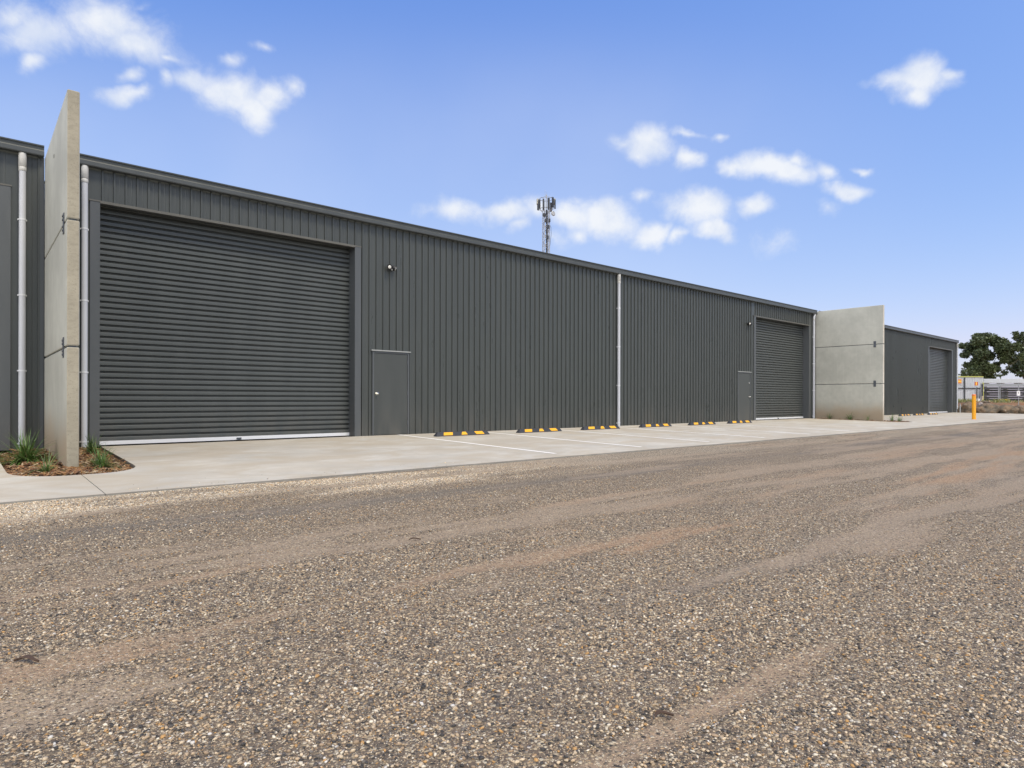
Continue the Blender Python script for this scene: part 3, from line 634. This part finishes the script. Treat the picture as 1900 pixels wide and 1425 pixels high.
o=MB().box(-8.5*U4,8.5*U4,-.05,.05,-.06,.06).build('yellow_plank',simple('yellow_plank',(.68,.47,.04),.6)); place(o,1864,741.2,53); o.location.z=.93; tag(o,'yellow plank lying on the bank below the stacked beams','plank')
# weeds on the bank
def weeds():
    mb=MB(); rr=random.Random(5)
    for (pa,pb,py,n) in ((1772,1806,743,420),(1843,1853,742,120),(1856,1874,746,160),(1806,1900,745,160)):
        for k in range(n):
            q=far(rr.uniform(pa,pb),py+rr.uniform(-1.5,2.0),rr.uniform(48.5,52)); q.z=.76+rr.uniform(-.05,.08)
            h=rr.uniform(.08,.30); d=Vector((rr.uniform(-1,1),rr.uniform(-1,1),0))*.14; w=.02
            g_=rr.random(); cc=(.05+.10*g_,.09+.08*g_,.03) if rr.random()<.7 else (.26,.22,.07)
            mb.add([q-RT*w,q+RT*w,q+d+UP*h],[(0,1,2)],0,cc)
    o=mb.build('weeds',BLADE); tag(o,'green and yellow weeds growing along the top of the dirt bank','weeds',kind='stuff')
weeds()

# ------------------------------------------------------------------ trees
mL,T=mat('leaf_cluster'); lk(T,T.mix(T.ss(T.noise(T.co,1.2,4),.3,.7),attr(T),T.mix(.5,attr(T),(.03,.04,.02))),'Base Color'); T.b.inputs['Roughness'].default_value=.6; LEAF=mL
BARK=simple('grey_bark',(.13,.115,.095),.85,0,.3,4,.4)
def tree(name,clumps,zc,k,ox,oy,base_px,label,cat='tree',leaf=.10,per=1.0,trunk=True,seed=1):
    rr=random.Random(seed); root=empty(name); b=far(base_px,741,zc); b.z=.6; root.location=b
    mb=MB(); cs=[]
    for (x,y,r) in clumps:
        px,py=ox+x/k,oy+y/k; q=far(px,py,zc); rad=1.12*r/k*zc/CF; q=q+FW*rr.uniform(-1.6,1.6)-b; cs.append((q,rad))
        g0=rr.random(); n=int(per*230*(rad/.6)**2)+14
        for i in range(n):
            d=Vector((rr.gauss(0,1),rr.gauss(0,1),rr.gauss(0,1))).normalized()*rad*rr.uniform(.35,1.12)**.7
            p=q+Vector((d.x,d.y,d.z*.85)); a=Vector((rr.gauss(0,1),rr.gauss(0,1),rr.gauss(0,.7)-.5)).normalized(); s_=a.cross(Vector((rr.gauss(0,1),rr.gauss(0,1),rr.gauss(0,1)))).normalized()
            l=leaf*rr.uniform(.5,1.4); w=l*.36; g_=.45*g0+.55*rr.random(); cc=(.036+.075*g_,.058+.080*g_,.024+.020*g_)
            if rr.random()<.06: cc=(.13,.14,.06)
            mb.add([p,p+a*l*.5+s_*w,p+a*l,p+a*l*.5-s_*w],[(0,1,2,3)],0,cc)
    mb.build('crown',LEAF,root)
    if trunk:
        t=MB(); top=sum((q for q,_ in cs),Vector())/len(cs); t.tube([(0,0,-1),(.1,0,top.z*.25),(top.x*.5,top.y*.5,top.z*.6)],[.17,.14,.10],10)
        f0=Vector((top.x*.5,top.y*.5,top.z*.6))
        for q,rad in cs:
            if rr.random()<.3:
                st=f0*rr.uniform(.5,1); mid=st.lerp(q,.55)+Vector((rr.uniform(-.2,.2),rr.uniform(-.2,.2),rr.uniform(-.25,.1)))
                t.tube([st,mid,q],[.06,.04,.012],6)
        t.build('trunk',BARK,root)
    return tag(root,label,cat,'trees beyond the fence')
K=13.571
A=[(620,560,130),(880,470,120),(860,390,60),(690,430,60),(700,690,150),(950,640,150),(330,670,60),(300,830,75),(440,890,85),(600,880,130),(850,850,150),(1210,560,100),(1350,480,50),(1350,620,150),(1230,760,150),(1450,720,110),(1350,900,150),(1100,900,130),(1550,850,95),(1600,960,80),(1500,1060,80),(1370,1120,60),(1240,1060,60),(900,1000,70),(650,1060,100),(520,1140,70),(450,1280,70),(650,1270,150),(900,1250,140),(1130,1270,55),(820,1120,110),(500,1390,90),(700,1420,110),(900,1420,120),(1050,1440,70),(1180,440,40)]
tree('gum_tree',A,80,K,1760,590,1828,'broad dark green tree rising behind the sheet fence',leaf=.27,per=2.8,seed=3)
B=[(1730,340,50),(1800,370,55),(1880,350,60),(1700,420,40),(1790,490,60),(1850,460,70),(1640,700,36),(1740,720,60),(1850,610,80),(1850,790,100),(1720,880,80),(1850,950,110),(1700,1060,70),(1850,1100,100),(1600,1220,50),(1700,1200,70),(1850,1250,90),(1560,1330,60),(1720,1380,70),(1850,1400,80),(1960,420,90),(2050,520,120),(2000,700,140),(2150,700,150),(2000,900,150),(2200,950,160),(2000,1150,140),(2200,1200,150),(1990,1380,110)]
tree('gum_tree',B,84,K,1760,590,1902,'open airy tree with visible branches at the right edge of the photo',leaf=.27,per=1.3,seed=5)
tree('shrub_tree',[(250,1290,40),(200,1380,70),(270,1400,60),(120,1300,80),(100,1420,80),(300,1440,40)],76,K,1760,590,1776,'small green tree top peeping out at the last warehouse corner',leaf=.24,per=.8,seed=8)
tree('shrub_tree',[(1320,1410,28),(1345,1440,26),(1290,1400,20)],76,K,1760,590,1857,'small dark shrub top showing above the sheet pack',leaf=.22,per=.9,seed=9)

# ------------------------------------------------------------------ telecom tower
TW=simple('galvanised_lattice',(.38,.39,.41),.5,.2,.12,2); ANT=simple('antenna_beige',(.42,.40,.33),.5); ANTD=simple('antenna_dark',(.035,.038,.045),.5); DISH=simple('dish_grey',(.45,.46,.47),.45)
tw=empty('telecom_tower'); tb=far(1012.6,741,105); tb.z=GZ; tw.location=tb; tw.rotation_euler=(0,0,VA+.25)
HT=32.5; lt=MB(); hw=.46
cn=[(-hw,-hw),(hw,-hw),(hw,hw),(-hw,hw)]
for x,y in cn: lt.tube([(x,y,0),(x,y,HT)],.065,6)
z=0; k=0
while z<HT-.7:
    for i in range(4):
        a,b=cn[i],cn[(i+1)%4]
        if k%2: a,b=b,a
        lt.tube([(a[0],a[1],z),(b[0],b[1],z+.78)],.038,4,cap=False)
        if k%2==0: lt.tube([(a[0],a[1],z),(b[0],b[1],z)],.032,4,cap=False)
    z+=.78; k+=1
lt.build('lattice_mast',TW,tw)
cb=MB(); 
for dx in (-.06,.04,.13): cb.tube([(dx,-.2,0),(dx,-.2,HT)],.045,6)
cb.tube([(.5,-.5,26.5),(.72,-.55,28.5),(.68,-.5,29.6),(.4,-.4,30.2)],.03,5); cb.build('cable_run',ANTD,tw)
hf=MB()
for zz in (HT+.2,HT+1.9):
    for i in range(12):
        a,b=2*PI*i/12,2*PI*(i+1)/12; hf.tube([(1.1*math.cos(a),1.1*math.sin(a),zz),(1.1*math.cos(b),1.1*math.sin(b),zz)],.05,5,cap=False)
for i in range(4): a=PI/4+i*PI/2; hf.tube([(.3*math.cos(a),.3*math.sin(a),HT-.6),(1.1*math.cos(a),1.1*math.sin(a),HT+.2),(1.1*math.cos(a),1.1*math.sin(a),HT+1.9)],.05,5)
hf.tube([(0,0,HT-1),(0,0,HT+2.6)],.08,6).tube([(-.2,0,HT+2),(-.2,0,HT+3.4)],.02,5).tube([(.1,0,HT+2),(.1,0,HT+3.1)],.02,5)
hf.build('head_frame',TW,tw)
for i,(a,m_,w,h,zz) in enumerate([(172,ANT,.55,.9,HT+1.55),(200,ANTD,.28,1.5,HT+1.0),(235,ANTD,.26,1.6,HT+.9),(268,ANTD,.36,1.9,HT+.75),(300,ANTD,.26,1.7,HT+.75),(330,ANTD,.30,1.5,HT+1.1),(8,ANT,.58,.95,HT+1.75),(40,ANTD,.3,1.5,HT+1.0),(90,ANTD,.3,1.6,HT+1.0),(140,ANTD,.3,1.5,HT+1.0)]):
    mt=Matrix.Rotation(R(a),4,'Z')@Matrix.Translation((1.5,0,zz+.25*math.sin(a*7.)))
    m=MB().box(-.09,.09,-w/2,w/2,-h/2,h/2,0,None,mt); m.tube([mt@Vector((-.2,0,-h/2-.1)),mt@Vector((-.2,0,h/2+.1))],.04,6); m.build('antenna_panel',m_,tw,bevel=.02)
for (x,y,zz,r,m_) in ((1.05,-.55,31.9,.42,DISH),(-.55,-.65,31.5,.30,ANTD)):
    d=Vector((.45 if x>0 else -.5,-1,0)).normalized(); p=Vector((x,y,zz)); MB().tube([p-d*.26,p-d*.2,p,p+d*.03,p+d*.06],[.1,r*.7,r,r,r*.6],18).build('dish',m_,tw)
for (x,y,zz) in ((-.1,-.55,28.9),(.25,-.55,29.6),(-.25,-.6,30.6),(.4,-.55,30.7),(.1,-.55,27.9)): MB().box(x-.14,x+.14,y-.12,y+.1,zz-.28,zz+.28).build('radio_unit',ANTD,tw,bevel=.02)
tag(tw,'tall lattice telecom tower with antennas and dish rising behind the roof','tower')

# ------------------------------------------------------------------ small litter on the gravel
mLf=simple('dry_bark',(.075,.045,.03),.85,0,.3,60)
def litter(name,x,y,l,w,a,label):
    mb=MB(); n=8; vs=[]
    for i in range(n+1):
        f_=i/n; ww=w*math.sin(PI*min(.97,max(.06,f_)))+.001; xx=(f_-.5)*l; yy=.012*math.sin(f_*5); zz=.005+.007*math.sin(f_*3.4)
        vs+= [(xx,yy-ww,zz+.006),(xx,yy,zz),(xx,yy+ww,zz+.008)]
    f=[(3*i+j,3*i+j+1,3*i+j+4,3*i+j+3) for i in range(n) for j in (0,1)]
    mb.add(vs,f,0,None,True); o=mb.build(name,mLf); so=o.modifiers.new('thick','SOLIDIFY'); so.thickness=.003
    o.location=(x,y,float(gheight(np.array([x]),np.array([y]))[0])+.004); o.rotation_euler=(0,0,a); return tag(o,label,'litter')
def gpt(px,py):
    u=(px-950)/CF; w=(CYH-py)/CF; d=FW+RT*u; t=(GZ-CH)/w; return d.x*t,d.y*t
litter('bark_piece',*gpt(52,1228),.10,.012,VA+.1,'curled dark bark piece on the gravel near the left edge')
litter('twig',*gpt(770,1000),.09,.004,VA+.5,'thin dark twig on the gravel below the first wheel stop')
litter('bark_piece',*gpt(1232,1330),.07,.007,VA+.5,'small dark bark sliver on the gravel at lower right centre')

# ------------------------------------------------------------------ sky and light
SUNV=Vector((.10,-.62,1.0)).normalized(); EL=math.asin(SUNV.z); AZ=math.atan2(SUNV.x,SUNV.y)
SKYS,EXPO=.11,.95
W=bpy.data.worlds.new('World'); S.world=W; W.use_nodes=True; T=NT(W.node_tree); bg=W.node_tree.nodes['Background']
sky=T('ShaderNodeTexSky',sky_type='NISHITA',sun_disc=False,sun_elevation=EL,sun_rotation=AZ,air_density=1.2,dust_density=.6,ozone_density=2.2)
tc=T('ShaderNodeTexCoord').outputs['Generated']
def dot(v): return T('ShaderNodeVectorMath',{0:tc,1:tuple(v)},operation='DOT_PRODUCT').outputs['Value']
dF=dot(FW); sF=T.math('MAXIMUM',dF,.08); u=T.math('DIVIDE',dot(RT),sF); w=T.math('DIVIDE',dot(UP),sF)
uv=T('ShaderNodeCombineXYZ',{0:u,1:w}).outputs[0]
nz=T('ShaderNodeTexNoise',{'Vector':tc,'Scale':11.,'Detail':4.,'Roughness':.55}).outputs['Color']
off=T('ShaderNodeVectorMath',{0:nz,1:(.5,.5,.5)},operation='SUBTRACT').outputs[0]
uvd=T('ShaderNodeVectorMath',{0:off,1:(.075,.06,0),2:uv},operation='MULTIPLY_ADD').outputs[0]
BL=[(60,62,95,45,0,.78),(190,45,110,50,-12,.82),(245,90,95,40,-22,.9),(305,112,32,12,-20,.8),(55,120,30,20,0,.8),(90,70,60,45,0,.7),(15,30,60,40,0,.75),(228,145,24,14,-10,.75),(225,178,42,16,0,.85),(300,158,24,24,0,.75),(350,160,45,22,-15,.9),(430,182,70,34,-12,.9),(475,205,45,26,-30,1),(500,180,34,26,0,.9),(545,160,18,18,0,.5),(430,125,18,16,0,.5),(482,100,24,9,-15,.4),(255,14,26,10,0,.4),
 (1700,152,48,38,0,1.05),(1695,152,78,20,0,.9),(1757,142,26,14,8,.75),(1700,185,30,18,0,.8),(1202,268,56,30,-8,1.05),(1150,262,30,14,0,.6),(1278,294,28,18,10,.9),(1280,248,26,8,-12,.6),(1328,257,18,8,0,.5),(1430,312,80,24,-5,1),(1470,322,45,26,0,1),(1492,300,20,16,0,.8),(1370,308,35,14,0,.75),(1535,317,24,18,-20,.7),(1603,311,22,7,0,.8),(1578,352,42,16,0,.85),(1540,386,20,14,0,.45),
 (1298,392,66,32,0,1.05),(1325,432,46,20,-12,1.05),(1402,388,42,20,-8,.9),(1213,437,40,22,-5,.95),(1266,442,20,14,0,.7),(1120,412,54,34,-8,1.08),(1060,402,50,26,-12,.9),(1070,436,30,16,0,.5),(845,385,52,22,-8,.8),(932,394,50,24,0,.9),(962,424,18,18,0,.5),(1002,382,30,24,0,.65),(795,380,24,14,0,.45),(1185,370,16,14,0,.5),(1445,448,40,20,0,.25),(1030,450,16,18,0,.4)]
mx=None
for (px,py,rx_,ry_,an,st) in BL:
    mp=T('ShaderNodeMapping',{'Vector':uvd,'Location':((px-950)/CF,(CYH-py)/CF,0),'Rotation':(0,0,R(an)),'Scale':(rx_*1.36/CF,ry_*1.36/CF,1)},vector_type='TEXTURE').outputs[0]
    ln=T('ShaderNodeVectorMath',{0:mp},operation='LENGTH').outputs['Value']
    v=T.math('MULTIPLY_ADD',ln,-st,st); mx=v if mx is None else T.math('SMOOTH_MAX',mx,v,.18)
front=T.ss(dF,.25,.45)
fine=T.noise(tc,21,9,.62,.25)
dens=T.math('ADD',mx,T.math('MULTIPLY',T.math('SUBTRACT',fine,.5),1.05))
dens=T.math('MULTIPLY',T.ss(dens,-.04,.78),front)
# broken cloud over the rest of the sky (behind and beside the viewer)
gen=T.ss(T.noise(tc,2.6,6,.6),.44,.62); gen=T.math('MULTIPLY',T.math('MULTIPLY',gen,T.math('SUBTRACT',1.,T.ss(dF,-.05,.30))),.85)
dens=T.math('MAXIMUM',dens,gen)
sr=T('ShaderNodeSeparateColor',{0:sky.outputs[0]}).outputs; GAIN=SKYS*2**EXPO
def chan(o,g,p): return T.math('MULTIPLY',T.math('POWER',T.math('MULTIPLY',o,.22),p),g/GAIN)
hs=T('ShaderNodeCombineColor',{0:T.math('MINIMUM',chan(sr[0],.687,1.04),.70/GAIN),1:chan(sr[1],.637,.787),2:chan(sr[2],.892,.42)}).outputs[0]
cb_=1/GAIN
ccol=T.mix(T.ss(T.noise(tc,16,6,.6),.32,.62),(.72*cb_,.79*cb_,.93*cb_),(.92*cb_,.945*cb_,.98*cb_))
west_fill=T.ss(dot((-1,-.15,.1)),.35,.8)                       # unseen cloud bank, added left of the view to brighten left-facing walls
ccol=T.mix(west_fill,ccol,(2.5*cb_,2.5*cb_,2.5*cb_))
gen=T.math('MAXIMUM',gen,T.math('MULTIPLY',west_fill,T.math('SUBTRACT',1.,front)))
dens=T.math('MAXIMUM',dens,gen)
veil=T.math('MULTIPLY',T.math('MULTIPLY',T.ss(w,.66,.40),T.ss(u,.85,.05)),T.ss(T.noise(tc,3.,4,.5),.2,.8,.13,.23))
veil=T.math('MULTIPLY',veil,front)
hs=T.mix(veil,hs,(.93*cb_,.95*cb_,1.02*cb_))
fin=T.mix(T.math('MULTIPLY',dens,.93),hs,ccol)
T.l.new(fin,bg.inputs['Color']); bg.inputs['Strength'].default_value=SKYS
W.cycles.sampling_method='MANUAL'; W.cycles.sample_map_resolution=512
sun=bpy.data.lights.new('sun','SUN'); sun.energy=1.5; sun.angle=R(16); sun.color=(1,.90,.72)
so=bpy.data.objects.new('sun',sun); COL.objects.link(so); so.rotation_euler=(-SUNV).to_track_quat('-Z','Y').to_euler()
S.view_settings.view_transform='Standard'; S.view_settings.look='None'; S.view_settings.exposure=EXPO; S.view_settings.gamma=1; S.view_settings.use_curve_mapping=False
